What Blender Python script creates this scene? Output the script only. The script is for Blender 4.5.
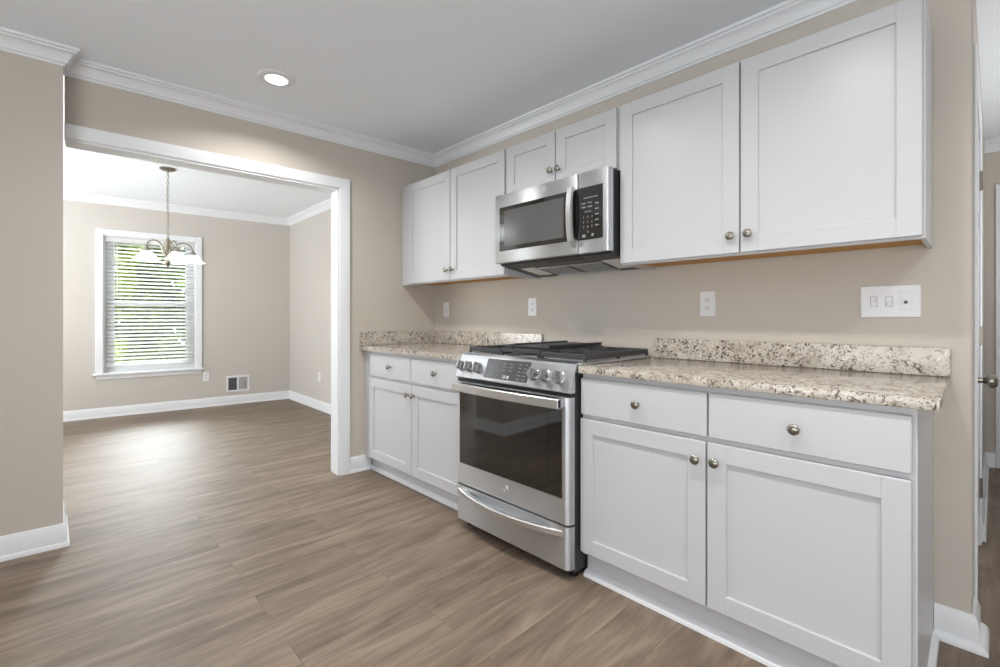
import bpy, bmesh, math, random
from mathutils import Vector, Matrix

for o in list(bpy.data.objects):
    bpy.data.objects.remove(o, do_unlink=True)
SC = bpy.context.scene
COL = SC.collection
PI = math.pi
random.seed(7)

# ------------------------------------------------------------------ camera
cam_d = bpy.data.cameras.new('camera')
cam = bpy.data.objects.new('camera', cam_d)
COL.objects.link(cam)
cam.location = (3.1031, -2.2483, 1.1219)
cam.rotation_euler = (PI / 2, 0, 0.8038)
cam_d.sensor_fit = 'HORIZONTAL'
cam_d.sensor_width = 36.0
cam_d.lens = 461.11 / 1000 * 36.0
cam_d.shift_y = (317.2 - 333.5) / 1000.0
cam_d.clip_start = 0.02
cam_d.clip_end = 200
SC.camera = cam

# ------------------------------------------------------------------ colour management, world
SC.view_settings.view_transform = 'Standard'
SC.view_settings.look = 'None'
SC.view_settings.exposure = 0.08
SC.view_settings.gamma = 1.0
SC.view_settings.use_curve_mapping = False

world = bpy.data.worlds.new('sky')
SC.world = world
world.use_nodes = True
wn = world.node_tree.nodes
# bright overcast sky, with a westward glow added to brighten dining room and floor
wl = world.node_tree.links
tcn = wn.new('ShaderNodeTexCoord')
dotn = wn.new('ShaderNodeVectorMath')
dotn.operation = 'DOT_PRODUCT'
dotn.inputs[1].default_value = Vector((-0.88, 0.02, 0.46)).normalized()
wl.new(tcn.outputs['Generated'], dotn.inputs[0])
glow = wn.new('ShaderNodeMapRange')
glow.interpolation_type = 'SMOOTHSTEP'
glow.inputs['From Min'].default_value = 0.66
glow.inputs['From Max'].default_value = 1.0
glow.inputs['To Min'].default_value = 0.9
glow.inputs['To Max'].default_value = 44.0
wl.new(dotn.outputs['Value'], glow.inputs['Value'])
wl.new(glow.outputs[0], wn['Background'].inputs[1])
wn['Background'].inputs[0].default_value = (0.90, 0.95, 1.0, 1)


def lamp(name, kind, loc, energy, rot=(0, 0, 0), size=(1, 1), shape='RECTANGLE', color=(1, 1, 1), spread=None):
    l = bpy.data.lights.new(name, kind)
    l.energy = energy
    l.color = color
    if kind == 'AREA':
        l.shape = shape
        l.size = size[0]
        l.size_y = size[1]
        if spread:
            l.spread = spread
    o = bpy.data.objects.new(name, l)
    o.location = loc
    o.rotation_euler = rot
    COL.objects.link(o)
    return o


sun = lamp('sun', 'SUN', (0, 0, 20), 9.0, (0, math.radians(22), 0), color=(1, 0.95, 0.86))
sun.data.angle = 0.02
# area lamps outside unseen openings; kitchen and hall ones are added fill light
UP = math.radians(54)              # tilted up to brighten the ceilings
D_BACK = lamp('fill_rear', 'AREA', (3.45, -4.50, 1.02), 67, (PI / 2 + UP, 0, 0), (3.4, 1.9), color=(0.97, 0.985, 1.0))  # added fill from behind the camera
D_RIGHT = lamp('fill_right', 'AREA', (5.30, -2.3, 1.20), 2, (PI / 2 + UP, 0, PI / 2), (2.6, 1.8), color=(0.97, 0.985, 1.0))  # added fill from the unseen right side
D_DIN = lamp('daylight_dining_window', 'AREA', (-1.9, -4.40, 1.20), 150, (PI / 2 + UP, 0, 0), (2.2, 1.7), color=(0.97, 0.985, 1.0))
D_HALL = lamp('fill_hall', 'AREA', (4.34, 1.3, 1.25), 15, (PI / 2 + UP, 0, PI / 2), (1.0, 1.2), color=(0.97, 0.985, 1.0))  # added fill to brighten the hall
DOWNLIGHT_W = 9.5

# ------------------------------------------------------------------ materials


def lin(c):
    return tuple((v / 12.92 if v <= 0.04045 else ((v + 0.055) / 1.055) ** 2.4) for v in (x / 255.0 for x in c))


def mat(name, rgb, rough=0.5, metal=0.0, spec=0.5, noise=0.0, nscale=30, bump=0.0, bscale=200, emit=None, estr=0.0):
    m = bpy.data.materials.new(name)
    m.use_nodes = True
    nt = m.node_tree
    b = nt.nodes['Principled BSDF']
    c = lin(rgb) + (1,)
    b.inputs['Base Color'].default_value = c
    b.inputs['Roughness'].default_value = rough
    b.inputs['Metallic'].default_value = metal
    b.inputs['Specular IOR Level'].default_value = spec
    if emit:
        b.inputs['Emission Color'].default_value = lin(emit) + (1,)
        b.inputs['Emission Strength'].default_value = estr
    geo = nt.nodes.new('ShaderNodeNewGeometry')
    if noise:
        n = nt.nodes.new('ShaderNodeTexNoise')
        n.inputs['Scale'].default_value = nscale
        n.inputs['Detail'].default_value = 4
        nt.links.new(geo.outputs['Position'], n.inputs['Vector'])
        mx = nt.nodes.new('ShaderNodeMixRGB')
        mx.inputs[1].default_value = tuple(x * (1 - noise) for x in c[:3]) + (1,)
        mx.inputs[2].default_value = tuple(min(1, x * (1 + noise)) for x in c[:3]) + (1,)
        nt.links.new(n.outputs[0], mx.inputs[0])
        nt.links.new(mx.outputs[0], b.inputs['Base Color'])
    if bump:
        n2 = nt.nodes.new('ShaderNodeTexNoise')
        n2.inputs['Scale'].default_value = bscale
        n2.inputs['Detail'].default_value = 3
        nt.links.new(geo.outputs['Position'], n2.inputs['Vector'])
        bp = nt.nodes.new('ShaderNodeBump')
        bp.inputs['Strength'].default_value = bump
        bp.inputs['Distance'].default_value = 0.002
        nt.links.new(n2.outputs[0], bp.inputs['Height'])
        nt.links.new(bp.outputs[0], b.inputs['Normal'])
    return m


def mat_floor():
    m = bpy.data.materials.new('vinyl_plank')
    m.use_nodes = True
    nt = m.node_tree
    N, L = nt.nodes, nt.links
    b = N['Principled BSDF']
    geo = N.new('ShaderNodeNewGeometry')
    sep = N.new('ShaderNodeSeparateXYZ')
    L.new(geo.outputs['Position'], sep.inputs[0])
    cmb = N.new('ShaderNodeCombineXYZ')
    L.new(sep.outputs['Y'], cmb.inputs['X'])
    L.new(sep.outputs['X'], cmb.inputs['Y'])
    br = N.new('ShaderNodeTexBrick')
    br.offset = 0.37
    br.offset_frequency = 2
    br.inputs['Scale'].default_value = 1.0
    br.inputs['Brick Width'].default_value = 1.22
    br.inputs['Row Height'].default_value = 0.18
    br.inputs['Mortar Size'].default_value = 0.0011
    br.inputs['Mortar Smooth'].default_value = 0.3
    br.inputs['Bias'].default_value = 0.0
    br.inputs['Color1'].default_value = (0, 0, 0, 1)
    br.inputs['Color2'].default_value = (1, 1, 1, 1)
    br.inputs['Mortar'].default_value = (0.5, 0.5, 0.5, 1)
    L.new(cmb.outputs[0], br.inputs['Vector'])
    # wood figure: stretched noise, offset per plank
    mp = N.new('ShaderNodeVectorMath')
    mp.operation = 'MULTIPLY'
    mp.inputs[1].default_value = (2.4, 16.0, 1.0)
    L.new(cmb.outputs[0], mp.inputs[0])
    off = N.new('ShaderNodeVectorMath')
    off.operation = 'SCALE'
    off.inputs['Scale'].default_value = 17.0
    L.new(br.outputs['Color'], off.inputs[0])
    add = N.new('ShaderNodeVectorMath')
    L.new(mp.outputs[0], add.inputs[0])
    L.new(off.outputs[0], add.inputs[1])
    n1 = N.new('ShaderNodeTexNoise')
    n1.inputs['Scale'].default_value = 1.0
    n1.inputs['Detail'].default_value = 6
    n1.inputs['Roughness'].default_value = 0.6
    n1.inputs['Distortion'].default_value = 0.6
    L.new(add.outputs[0], n1.inputs['Vector'])
    mp2 = N.new('ShaderNodeVectorMath')
    mp2.operation = 'MULTIPLY'
    mp2.inputs[1].default_value = (3.0, 80.0, 1.0)
    L.new(cmb.outputs[0], mp2.inputs[0])
    add2 = N.new('ShaderNodeVectorMath')
    L.new(mp2.outputs[0], add2.inputs[0])
    L.new(off.outputs[0], add2.inputs[1])
    n2 = N.new('ShaderNodeTexNoise')
    n2.inputs['Scale'].default_value = 1.0
    n2.inputs['Detail'].default_value = 3
    L.new(add2.outputs[0], n2.inputs['Vector'])
    ramp = N.new('ShaderNodeValToRGB')
    cr = ramp.color_ramp
    cr.elements[0].position = 0.25
    cr.elements[0].color = lin((91, 75, 62)) + (1,)
    cr.elements[1].position = 0.75
    cr.elements[1].color = lin((155, 138, 122)) + (1,)
    e = cr.elements.new(0.5)
    e.color = lin((125, 109, 94)) + (1,)
    L.new(n1.outputs[0], ramp.inputs[0])
    hs = N.new('ShaderNodeMixRGB')
    hs.blend_type = 'MULTIPLY'
    hs.inputs[0].default_value = 1.0
    tone = N.new('ShaderNodeMapRange')
    tone.inputs['To Min'].default_value = 0.95
    tone.inputs['To Max'].default_value = 1.05
    L.new(br.outputs['Color'], tone.inputs['Value'])
    L.new(ramp.outputs[0], hs.inputs[1])
    L.new(tone.outputs[0], hs.inputs[2])
    fine = N.new('ShaderNodeMixRGB')
    fine.blend_type = 'MULTIPLY'
    fine.inputs[0].default_value = 1.0
    ft = N.new('ShaderNodeMapRange')
    ft.inputs['From Min'].default_value = 0.3
    ft.inputs['From Max'].default_value = 0.7
    ft.inputs['To Min'].default_value = 0.92
    ft.inputs['To Max'].default_value = 1.06
    L.new(n2.outputs[0], ft.inputs['Value'])
    L.new(hs.outputs[0], fine.inputs[1])
    L.new(ft.outputs[0], fine.inputs[2])
    seam = N.new('ShaderNodeMixRGB')
    sf = N.new('ShaderNodeMath')
    sf.operation = 'MULTIPLY'
    sf.inputs[1].default_value = 0.6
    L.new(br.outputs['Fac'], sf.inputs[0])
    L.new(sf.outputs[0], seam.inputs[0])
    L.new(fine.outputs[0], seam.inputs[1])
    seam.inputs[2].default_value = lin((70, 56, 47)) + (1,)
    L.new(seam.outputs[0], b.inputs['Base Color'])
    rr = N.new('ShaderNodeMapRange')
    rr.inputs['To Min'].default_value = 0.49
    rr.inputs['To Max'].default_value = 0.60
    L.new(n1.outputs[0], rr.inputs['Value'])
    L.new(rr.outputs[0], b.inputs['Roughness'])
    b.inputs['Specular IOR Level'].default_value = 0.5
    bp = N.new('ShaderNodeBump')
    bp.inputs['Strength'].default_value = 0.25
    bp.inputs['Distance'].default_value = 0.001
    L.new(n2.outputs[0], bp.inputs['Height'])
    L.new(bp.outputs[0], b.inputs['Normal'])
    return m


def mat_granite():
    m = bpy.data.materials.new('granite')
    m.use_nodes = True
    nt = m.node_tree
    N, L = nt.nodes, nt.links
    b = N['Principled BSDF']
    geo = N.new('ShaderNodeNewGeometry')

    def noise(scale, det, rough=0.6, dist=0.0):
        n = N.new('ShaderNodeTexNoise')
        n.inputs['Scale'].default_value = scale
        n.inputs['Detail'].default_value = det
        n.inputs['Roughness'].default_value = rough
        n.inputs['Distortion'].default_value = dist
        L.new(geo.outputs['Position'], n.inputs['Vector'])
        return n.outputs[0]

    def ramp(src, p0, p1, c0, c1):
        r = N.new('ShaderNodeValToRGB')
        r.color_ramp.elements[0].position = p0
        r.color_ramp.elements[0].color = c0
        r.color_ramp.elements[1].position = p1
        r.color_ramp.elements[1].color = c1
        L.new(src, r.inputs[0])
        return r.outputs[0]

    def mix(f, a, bcol):
        x = N.new('ShaderNodeMixRGB')
        L.new(f, x.inputs[0])
        L.new(a, x.inputs[1])
        x.inputs[2].default_value = bcol
        return x.outputs[0]
    K, W = (0, 0, 0, 1), (1, 1, 1, 1)
    base = ramp(noise(14, 5), 0.3, 0.7, lin((180, 171, 159)) + (1,), lin((212, 206, 196)) + (1,))
    tan = ramp(noise(38, 4, 0.7, 0.8), 0.54, 0.66, K, W)
    c = mix(tan, base, lin((150, 136, 119)) + (1,))
    light = ramp(noise(60, 3, 0.6, 0.4), 0.60, 0.70, K, W)
    c = mix(light, c, lin((232, 226, 214)) + (1,))
    # dark mineral flecks, clustered
    f = N.new('ShaderNodeMath')
    f.operation = 'MULTIPLY'
    L.new(ramp(noise(58, 3, 0.62, 1.4), 0.535, 0.60, K, W), f.inputs[0])
    L.new(ramp(noise(11, 3, 0.6), 0.40, 0.52, K, W), f.inputs[1])
    c = mix(f.outputs[0], c, lin((78, 69, 62)) + (1,))
    f2 = ramp(noise(130, 2, 0.6, 0.5), 0.60, 0.66, K, W)
    c = mix(f2, c, lin((112, 98, 84)) + (1,))
    L.new(c, b.inputs['Base Color'])
    b.inputs['Roughness'].default_value = 0.13
    return m


def mat_steel(name, rgb=(208, 211, 215), rough=0.40, axis=0):
    m = mat(name, rgb, rough, 1.0)
    nt = m.node_tree
    N, L = nt.nodes, nt.links
    b = N['Principled BSDF']
    geo = N.new('ShaderNodeNewGeometry')
    mp = N.new('ShaderNodeVectorMath')
    mp.operation = 'MULTIPLY'
    s = [900, 900, 900]
    s[axis] = 6
    mp.inputs[1].default_value = s
    L.new(geo.outputs['Position'], mp.inputs[0])
    n = N.new('ShaderNodeTexNoise')
    n.inputs['Scale'].default_value = 1
    n.inputs['Detail'].default_value = 2
    L.new(mp.outputs[0], n.inputs['Vector'])
    mr = N.new('ShaderNodeMapRange')
    # brushed along x: highlights stretch up and down
    tn = N.new('ShaderNodeTangent')
    tn.direction_type = 'RADIAL'
    tn.axis = 'Z'
    L.new(tn.outputs[0], b.inputs['Tangent'])
    b.inputs['Anisotropic'].default_value = 0.8 if axis == 0 else 0.0
    b.inputs['Anisotropic Rotation'].default_value = 0.25
    mr.inputs['To Min'].default_value = rough - 0.07
    mr.inputs['To Max'].default_value = rough + 0.09
    L.new(n.outputs[0], mr.inputs['Value'])
    L.new(mr.outputs[0], b.inputs['Roughness'])
    return m


def mat_glass():
    m = bpy.data.materials.new('pane_glass')
    m.use_nodes = True
    nt = m.node_tree
    N, L = nt.nodes, nt.links
    N.remove(N['Principled BSDF'])
    t = N.new('ShaderNodeBsdfTransparent')
    t.inputs[0].default_value = (0.96, 0.98, 0.97, 1)
    g = N.new('ShaderNodeBsdfGlossy')
    g.inputs['Roughness'].default_value = 0.02
    fr = N.new('ShaderNodeFresnel')
    fr.inputs[0].default_value = 1.45
    mx = N.new('ShaderNodeMixShader')
    L.new(fr.outputs[0], mx.inputs[0])
    L.new(t.outputs[0], mx.inputs[1])
    L.new(g.outputs[0], mx.inputs[2])
    L.new(mx.outputs[0], N['Material Output'].inputs[0])
    return m


def mat_leaf(name, a, b_):
    m = mat(name, a, 0.6)
    nt = m.node_tree
    geo = nt.nodes.new('ShaderNodeNewGeometry')
    n = nt.nodes.new('ShaderNodeTexNoise')
    n.inputs['Scale'].default_value = 2.5
    n.inputs['Detail'].default_value = 5
    nt.links.new(geo.outputs['Position'], n.inputs['Vector'])
    r = nt.nodes.new('ShaderNodeValToRGB')
    r.color_ramp.elements[0].position = 0.35
    r.color_ramp.elements[0].color = lin(a) + (1,)
    r.color_ramp.elements[1].position = 0.65
    r.color_ramp.elements[1].color = lin(b_) + (1,)
    nt.links.new(n.outputs[0], r.inputs[0])
    nt.links.new(r.outputs[0], nt.nodes['Principled BSDF'].inputs['Base Color'])
    return m


WALL = mat('wall_paint', (196, 189, 179), 0.62, spec=0.3, bump=0.06, bscale=260)
DWALL = mat('dining_wall_paint', (198, 193, 186), 0.62, spec=0.3, bump=0.06, bscale=260)
CEIL = mat('ceiling_paint', (238, 243, 248), 0.85, spec=0.2, bump=0.08, bscale=120)
TRIM = mat('white_trim_paint', (228, 230, 233), 0.35)
CAB = mat('cabinet_white_paint', (198, 199, 202), 0.33)
FLOOR = mat_floor()
GRAN = mat_granite()
STEEL = mat_steel('stainless_steel')
STEELV = mat_steel('stainless_vertical', (186, 186, 186), 0.28, 2)
STEELB = mat_steel('bright_steel', (222, 222, 223), 0.34, 2)
KNOBM = mat('satin_knob_metal', (168, 168, 169), 0.28, 1.0)
NICKEL = mat('brushed_nickel', (150, 146, 138), 0.26, 1.0)
BRASS = mat('aged_nickel', (158, 152, 140), 0.3, 1.0)
def gloss(m, ior):
    m.node_tree.nodes['Principled BSDF'].inputs['IOR'].default_value = ior
    return m


BLACKG = mat('black_glass', (12, 12, 13), 0.04, spec=0.6)
SCREENG = mat('screen_reflection_glass', (92, 92, 93), 0.12, spec=0.8)  # paler than the screen itself: room reflection put into the colour
INNERG = mat('oven_inner_glass', (20, 20, 21), 0.05, spec=0.6)
gloss(BLACKG, 1.85)
gloss(INNERG, 1.85)
PANELG = mat('grey_touch_glass', (80, 81, 83), 0.12)
IRON = mat('cast_iron', (58, 58, 60), 0.5, bump=0.2, bscale=400)
DARK = mat('dark_sheet_metal', (58, 59, 61), 0.45, 0.3)
BLACK = mat('black_plastic', (18, 18, 19), 0.4)
LEGEND = mat('pale_legend', (138, 140, 143), 0.5)
CLOCK = mat('lit_digits', (220, 226, 232), 0.5, emit=(225, 235, 245), estr=0.35)
PLASTIC = mat('white_plastic', (226, 227, 229), 0.3)
SLOT = mat('slot_shadow', (60, 58, 55), 0.6)
SLOTG = mat('grey_plastic', (176, 177, 179), 0.4)
WOOD = mat('raw_plywood', (186, 134, 62), 0.6, noise=0.12, nscale=25)
BLIND = mat('blind_white', (238, 238, 238), 0.45)
_n, _l = BLIND.node_tree.nodes, BLIND.node_tree.links
_t = _n.new('ShaderNodeBsdfTranslucent')
_t.inputs[0].default_value = (0.85, 0.85, 0.84, 1)
_m = _n.new('ShaderNodeMixShader')
_m.inputs[0].default_value = 0.35
_l.new(_n['Principled BSDF'].outputs[0], _m.inputs[1])
_l.new(_t.outputs[0], _m.inputs[2])
_l.new(_m.outputs[0], _n['Material Output'].inputs[0])
SHADEG = mat('opal_glass', (244, 244, 242), 0.25, emit=(255, 252, 246), estr=0.55)
BULB = mat('bulb', (255, 255, 255), 0.3, emit=(255, 244, 226), estr=4.0)
LENS = mat('led_lens', (255, 255, 255), 0.4, emit=(255, 250, 243), estr=9.0)
LAMPL = mat('hood_lamp_lens', (205, 203, 200), 0.35)
GLASS = mat_glass()
LEAF1 = mat_leaf('leaf_bright', (84, 112, 36), (178, 196, 76))
LEAF2 = mat_leaf('leaf_mid', (58, 82, 32), (142, 164, 66))
BARK = mat('bark', (86, 72, 60), 0.9, noise=0.3, nscale=20)
GRASS = mat_leaf('lawn', (92, 112, 52), (140, 150, 80))
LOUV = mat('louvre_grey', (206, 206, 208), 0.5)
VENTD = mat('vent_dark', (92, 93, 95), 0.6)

# ------------------------------------------------------------------ mesh builder


class B:
    def __init__(self):
        self.bm = bmesh.new()

    def _xf(self, verts, M):
        if M is not None:
            bmesh.ops.transform(self.bm, matrix=M, verts=verts)

    def box(self, x0, x1, y0, y1, z0, z1, bev=0.0, M=None, seg=1):
        r = bmesh.ops.create_cube(self.bm, size=1.0)
        vs = r['verts']
        sx, sy, sz = abs(x1 - x0), abs(y1 - y0), abs(z1 - z0)
        T = Matrix.Translation(((x0 + x1) / 2, (y0 + y1) / 2, (z0 + z1) / 2)) @ Matrix.Diagonal((sx, sy, sz, 1))
        bmesh.ops.transform(self.bm, matrix=T, verts=vs)
        if bev:
            es = list({e for v in vs for e in v.link_edges})
            rb = bmesh.ops.bevel(self.bm, geom=es, offset=min(bev, 0.45 * min(sx, sy, sz)), segments=seg, affect='EDGES', profile=0.5)
            vs = list({v for v in vs if v.is_valid} | set(rb['verts']))
        self._xf(vs, M)
        return self

    def prism(self, poly, lo, hi, axis='Z', M=None):
        """poly: 2-D points; axis Z: (x,y); X: (y,z); Y: (x,z)"""
        def P(p, t):
            return {'Z': (p[0], p[1], t), 'X': (t, p[0], p[1]), 'Y': (p[0], t, p[1])}[axis]
        a = [self.bm.verts.new(P(p, lo)) for p in poly]
        b = [self.bm.verts.new(P(p, hi)) for p in poly]
        n = len(poly)
        self.bm.faces.new(a)
        self.bm.faces.new(b)
        for i in range(n):
            self.bm.faces.new((a[i], a[(i + 1) % n], b[(i + 1) % n], b[i]))
        self._xf(a + b, M)
        return self

    def lathe(self, prof, c=(0, 0, 0), axis=(0, 0, 1), n=24, close=True, M=None):
        """prof: (radius, height) pairs along axis from c"""
        q = Vector(axis).normalized().to_track_quat('Z', 'Y').to_matrix().to_4x4()
        T = Matrix.Translation(c) @ q
        rings, allv = [], []
        for r, h in prof:
            if r < 1e-6:
                ring = [self.bm.verts.new(T @ Vector((0, 0, h)))]
            else:
                ring = [self.bm.verts.new(T @ Vector((r * math.cos(2 * PI * i / n), r * math.sin(2 * PI * i / n), h))) for i in range(n)]
            rings.append(ring)
            allv += ring
        for A, C in zip(rings, rings[1:]):
            for i in range(n):
                j = (i + 1) % n
                if len(A) == 1 and len(C) == 1:
                    continue
                if len(A) == 1:
                    self.bm.faces.new((A[0], C[i], C[j]))
                elif len(C) == 1:
                    self.bm.faces.new((A[i], A[j], C[0]))
                else:
                    self.bm.faces.new((A[i], A[j], C[j], C[i]))
        if close:
            for R in (rings[0], rings[-1]):
                if len(R) > 2:
                    self.bm.faces.new(R)
        self._xf(allv, M)
        return self

    def cyl(self, p0, p1, r, n=16, M=None):
        d = Vector(p1) - Vector(p0)
        return self.lathe([(r, 0), (r, d.length)], p0, d, n, True, M)

    def tube(self, pts, r, n=10, M=None, flat=None):
        """round (or flat=(a,b) elliptical) tube along points"""
        pts = [Vector(p) for p in pts]
        rings = []
        up = Vector((0, 0, 1))
        for i, p in enumerate(pts):
            d = (pts[min(i + 1, len(pts) - 1)] - pts[max(i - 1, 0)]).normalized()
            u = up if abs(d.dot(up)) < 0.95 else Vector((0, 1, 0))
            s = d.cross(u).normalized()
            t = s.cross(d).normalized()
            ra, rb = flat if flat else (r, r)
            rings.append([self.bm.verts.new(p + s * ra * math.cos(2 * PI * k / n) + t * rb * math.sin(2 * PI * k / n)) for k in range(n)])
        for A, C in zip(rings, rings[1:]):
            for k in range(n):
                self.bm.faces.new((A[k], A[(k + 1) % n], C[(k + 1) % n], C[k]))
        self.bm.faces.new(rings[0])
        self.bm.faces.new(rings[-1])
        self._xf([v for R in rings for v in R], M)
        return self

    def ring(self, R, r, c, axis=(0, 0, 1), n=16, m=8, sx=1.0, sy=1.0, M=None):
        """torus, optionally stretched"""
        q = Vector(axis).normalized().to_track_quat('Z', 'Y').to_matrix().to_4x4()
        T = Matrix.Translation(c) @ q
        rings = []
        for i in range(n):
            a = 2 * PI * i / n
            rings.append([self.bm.verts.new(T @ Vector(((R + r * math.cos(2 * PI * k / m)) * math.cos(a) * sx, (R + r * math.cos(2 * PI * k / m)) * math.sin(a) * sy, r * math.sin(2 * PI * k / m)))) for k in range(m)])
        for i in range(n):
            A, C = rings[i], rings[(i + 1) % n]
            for k in range(m):
                self.bm.faces.new((A[k], A[(k + 1) % m], C[(k + 1) % m], C[k]))
        self._xf([v for X in rings for v in X], M)
        return self

    def sweep(self, path, prof, z0=0.0, M=None):
        """profile (offset to the left of the path, z) swept along a plan polyline with mitred corners"""
        P = [Vector(p) for p in path]
        nr = []
        for a, b in zip(P, P[1:]):
            d = (b - a).normalized()
            nr.append(Vector((-d.y, d.x)))
        rings = []
        for i, p in enumerate(P):
            if i == 0:
                m = nr[0]
            elif i == len(P) - 1:
                m = nr[-1]
            else:
                m = nr[i - 1] + nr[i]
                m = m / (m.dot(nr[i]))
            rings.append([self.bm.verts.new((p.x + m.x * o, p.y + m.y * o, z0 + z)) for o, z in prof])
        k = len(prof)
        for A, C in zip(rings, rings[1:]):
            for i in range(k):
                self.bm.faces.new((A[i], A[(i + 1) % k], C[(i + 1) % k], C[i]))
        self.bm.faces.new(rings[0])
        self.bm.faces.new(rings[-1])
        self._xf([v for R in rings for v in R], M)
        return self

    def quad(self, a, b, c, d):
        self.bm.faces.new([self.bm.verts.new(p) for p in (a, b, c, d)])
        return self

    def text(self, s, size, M, align='CENTER'):
        cu = bpy.data.curves.new('lettering', 'FONT')
        cu.body = s
        cu.size = size
        cu.align_x = align
        cu.align_y = 'CENTER'
        cu.extrude = 0.0003
        o = bpy.data.objects.new('lettering', cu)
        COL.objects.link(o)
        dg = bpy.context.evaluated_depsgraph_get()
        me = bpy.data.meshes.new_from_object(o.evaluated_get(dg))
        n0 = len(self.bm.verts)
        self.bm.from_mesh(me)
        self.bm.verts.ensure_lookup_table()
        bmesh.ops.transform(self.bm, matrix=M, verts=self.bm.verts[n0:])
        bpy.data.objects.remove(o)
        bpy.data.meshes.remove(me)
        bpy.data.curves.remove(cu)
        return self

    def build(self, name, material, parent=None, smooth=35, label=None):
        bm = self.bm
        bmesh.ops.recalc_face_normals(bm, faces=bm.faces)
        if parent is not None:
            r = parent
            while r.parent is not None:
                r = r.parent
            bm.transform(r.matrix_basis.inverted())
        me = bpy.data.meshes.new(name)
        bm.to_mesh(me)
        bm.free()
        me.materials.append(material)
        o = bpy.data.objects.new(name, me)
        COL.objects.link(o)
        if parent is not None:
            o.parent = parent
        if smooth:
            for p in me.polygons:
                p.use_smooth = True
            me.set_sharp_from_angle(angle=math.radians(smooth))
        if label:
            o['label'] = label
        return o


def tag(o, label, cat, group=None):
    o['label'] = label
    o['category'] = cat
    if group:
        o['group'] = group
    return o


def thing(name, loc, label, cat, group=None, rz=0.0):
    o = bpy.data.objects.new(name, None)
    o.empty_display_size = 0.05
    o.location = loc
    o.rotation_euler = (0, 0, rz)
    COL.objects.link(o)
    bpy.context.view_layer.update()
    o.matrix_basis = Matrix.Translation(loc) @ Matrix.Rotation(rz, 4, 'Z')
    return tag(o, label, cat, group)


def struct(b, name, material, parent=None, smooth=35):
    o = b.build(name, material, parent, smooth)
    if parent is None:
        o['kind'] = 'structure'
    return o


def dup(root, loc, label, rz=None):
    r = root.copy()
    COL.objects.link(r)
    r.location = loc
    if rz is not None:
        r.rotation_euler = (0, 0, rz)
    r['label'] = label
    for ch in list(root.children):
        c = ch.copy()
        COL.objects.link(c)
        c.parent = r
        for g in list(ch.children):
            d = g.copy()
            COL.objects.link(d)
            d.parent = c
    return r


# ------------------------------------------------------------------ frames of the slightly off-square walls
TH, T2 = 0.0573, 0.0929
ML = Matrix.Rotation(-TH, 4, 'Z')                                        # left wall: x = out of the wall, y = -distance from the corner
MD = Matrix.Translation((-3.509, 0.085, 0)) @ Matrix.Rotation(-T2, 4, 'Z')  # dining window wall, same sense
MR = Matrix.Translation((-3.509, 0.085, 0)) @ Matrix.Rotation(-0.02, 4, 'Z')  # dining right wall: x along, y into the wall


def L2(off, s):
    v = ML @ Vector((off, -s, 0))
    return (v.x, v.y)


def D2(off, s):
    v = MD @ Vector((off, -s, 0))
    return (v.x, v.y)


def R2(x, y):
    v = MR @ Vector((x, y, 0))
    return (v.x, v.y)


CZ, DZ = 2.437, 2.47
JOG_S, JOG_OFF = 2.219, 0.1105
OP_S, OP_Z = 0.80, 2.035           # opening: right jamb, head
WE = 3.088                         # free end of the cabinet wall
YB, XR, YH = -4.42, 5.22, 2.79     # rear wall, right wall, hall end wall

# ------------------------------------------------------------------ room shell
struct(B().box(-4.3, XR + 0.2, YB - 0.2, YH + 0.2, -0.06, 0.0), 'floor', FLOOR)
kc = [L2(-0.12, -0.0), L2(-0.12, 4.6), (XR + 0.1, -4.6), (XR + 0.1, YH + 0.1), (-0.12, YH + 0.1)]
struct(B().prism(kc, CZ, CZ + 0.3), 'ceiling', CEIL)
dc = [D2(-0.1, -0.3), D2(-0.1, 4.7), L2(-0.1215, 4.7), L2(-0.1215, -0.3)]
struct(B().prism(dc, DZ, DZ + 0.25), 'ceiling_dining', CEIL)

struct(B().box(-0.121, WE, 0.0, 0.12, 0, CZ, 0.004), 'wall_back', WALL)
# left wall with the wide cased opening
lw = B()
lw.box(-0.12, 0, -OP_S, 0.0, 0, CZ, M=ML)
lw.box(-0.12, 0, -JOG_S, -OP_S, OP_Z, CZ, M=ML)
struct(lw, 'wall_left', WALL)
JC = L2(JOG_OFF, JOG_S)            # the free corner; the return face runs straight back from it
JB = (-0.43, JC[1] - 0.002)
JP = [JC, L2(JOG_OFF, 4.6), L2(-0.39, 4.6), JB]
struct(B().prism(JP, 0, CZ), 'wall_left_return', WALL)
struct(B().box(0.0, 3.40, 0.0, 0.1, 0, DZ, M=MR), 'wall_dining_right', DWALL)
# dining window wall with its window hole
W0, W1, WZ0, WZ1 = 1.092, 1.957, 0.487, 2.045
dw = B()
dw.box(-0.13, 0, -W0, 0.1, 0, DZ, M=MD)
dw.box(-0.13, 0, -4.6, -W1, 0, DZ, M=MD)
dw.box(-0.13, 0, -W1, -W0, 0, WZ0, M=MD)
dw.box(-0.13, 0, -W1, -W0, WZ1, DZ, M=MD)
struct(dw, 'wall_dining_far', DWALL)
dl = B()
for a in ((-4.2, -3.05, 0, DZ), (-0.75, -0.2, 0, DZ), (-3.05, -0.75, 0, 0.35), (-3.05, -0.75, 2.15, DZ)):
    dl.box(a[0], a[1], -4.42, -4.3, a[2], a[3])
struct(dl, 'wall_dining_left', DWALL)
rw = B()
for a in ((0.1, 1.7, 0, CZ), (5.2, XR, 0, CZ), (1.7, 5.2, 2.15, CZ)):
    rw.box(a[0], a[1], YB - 0.12, YB, a[2], a[3])
struct(rw, 'wall_rear', WALL)
sw = B()
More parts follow.
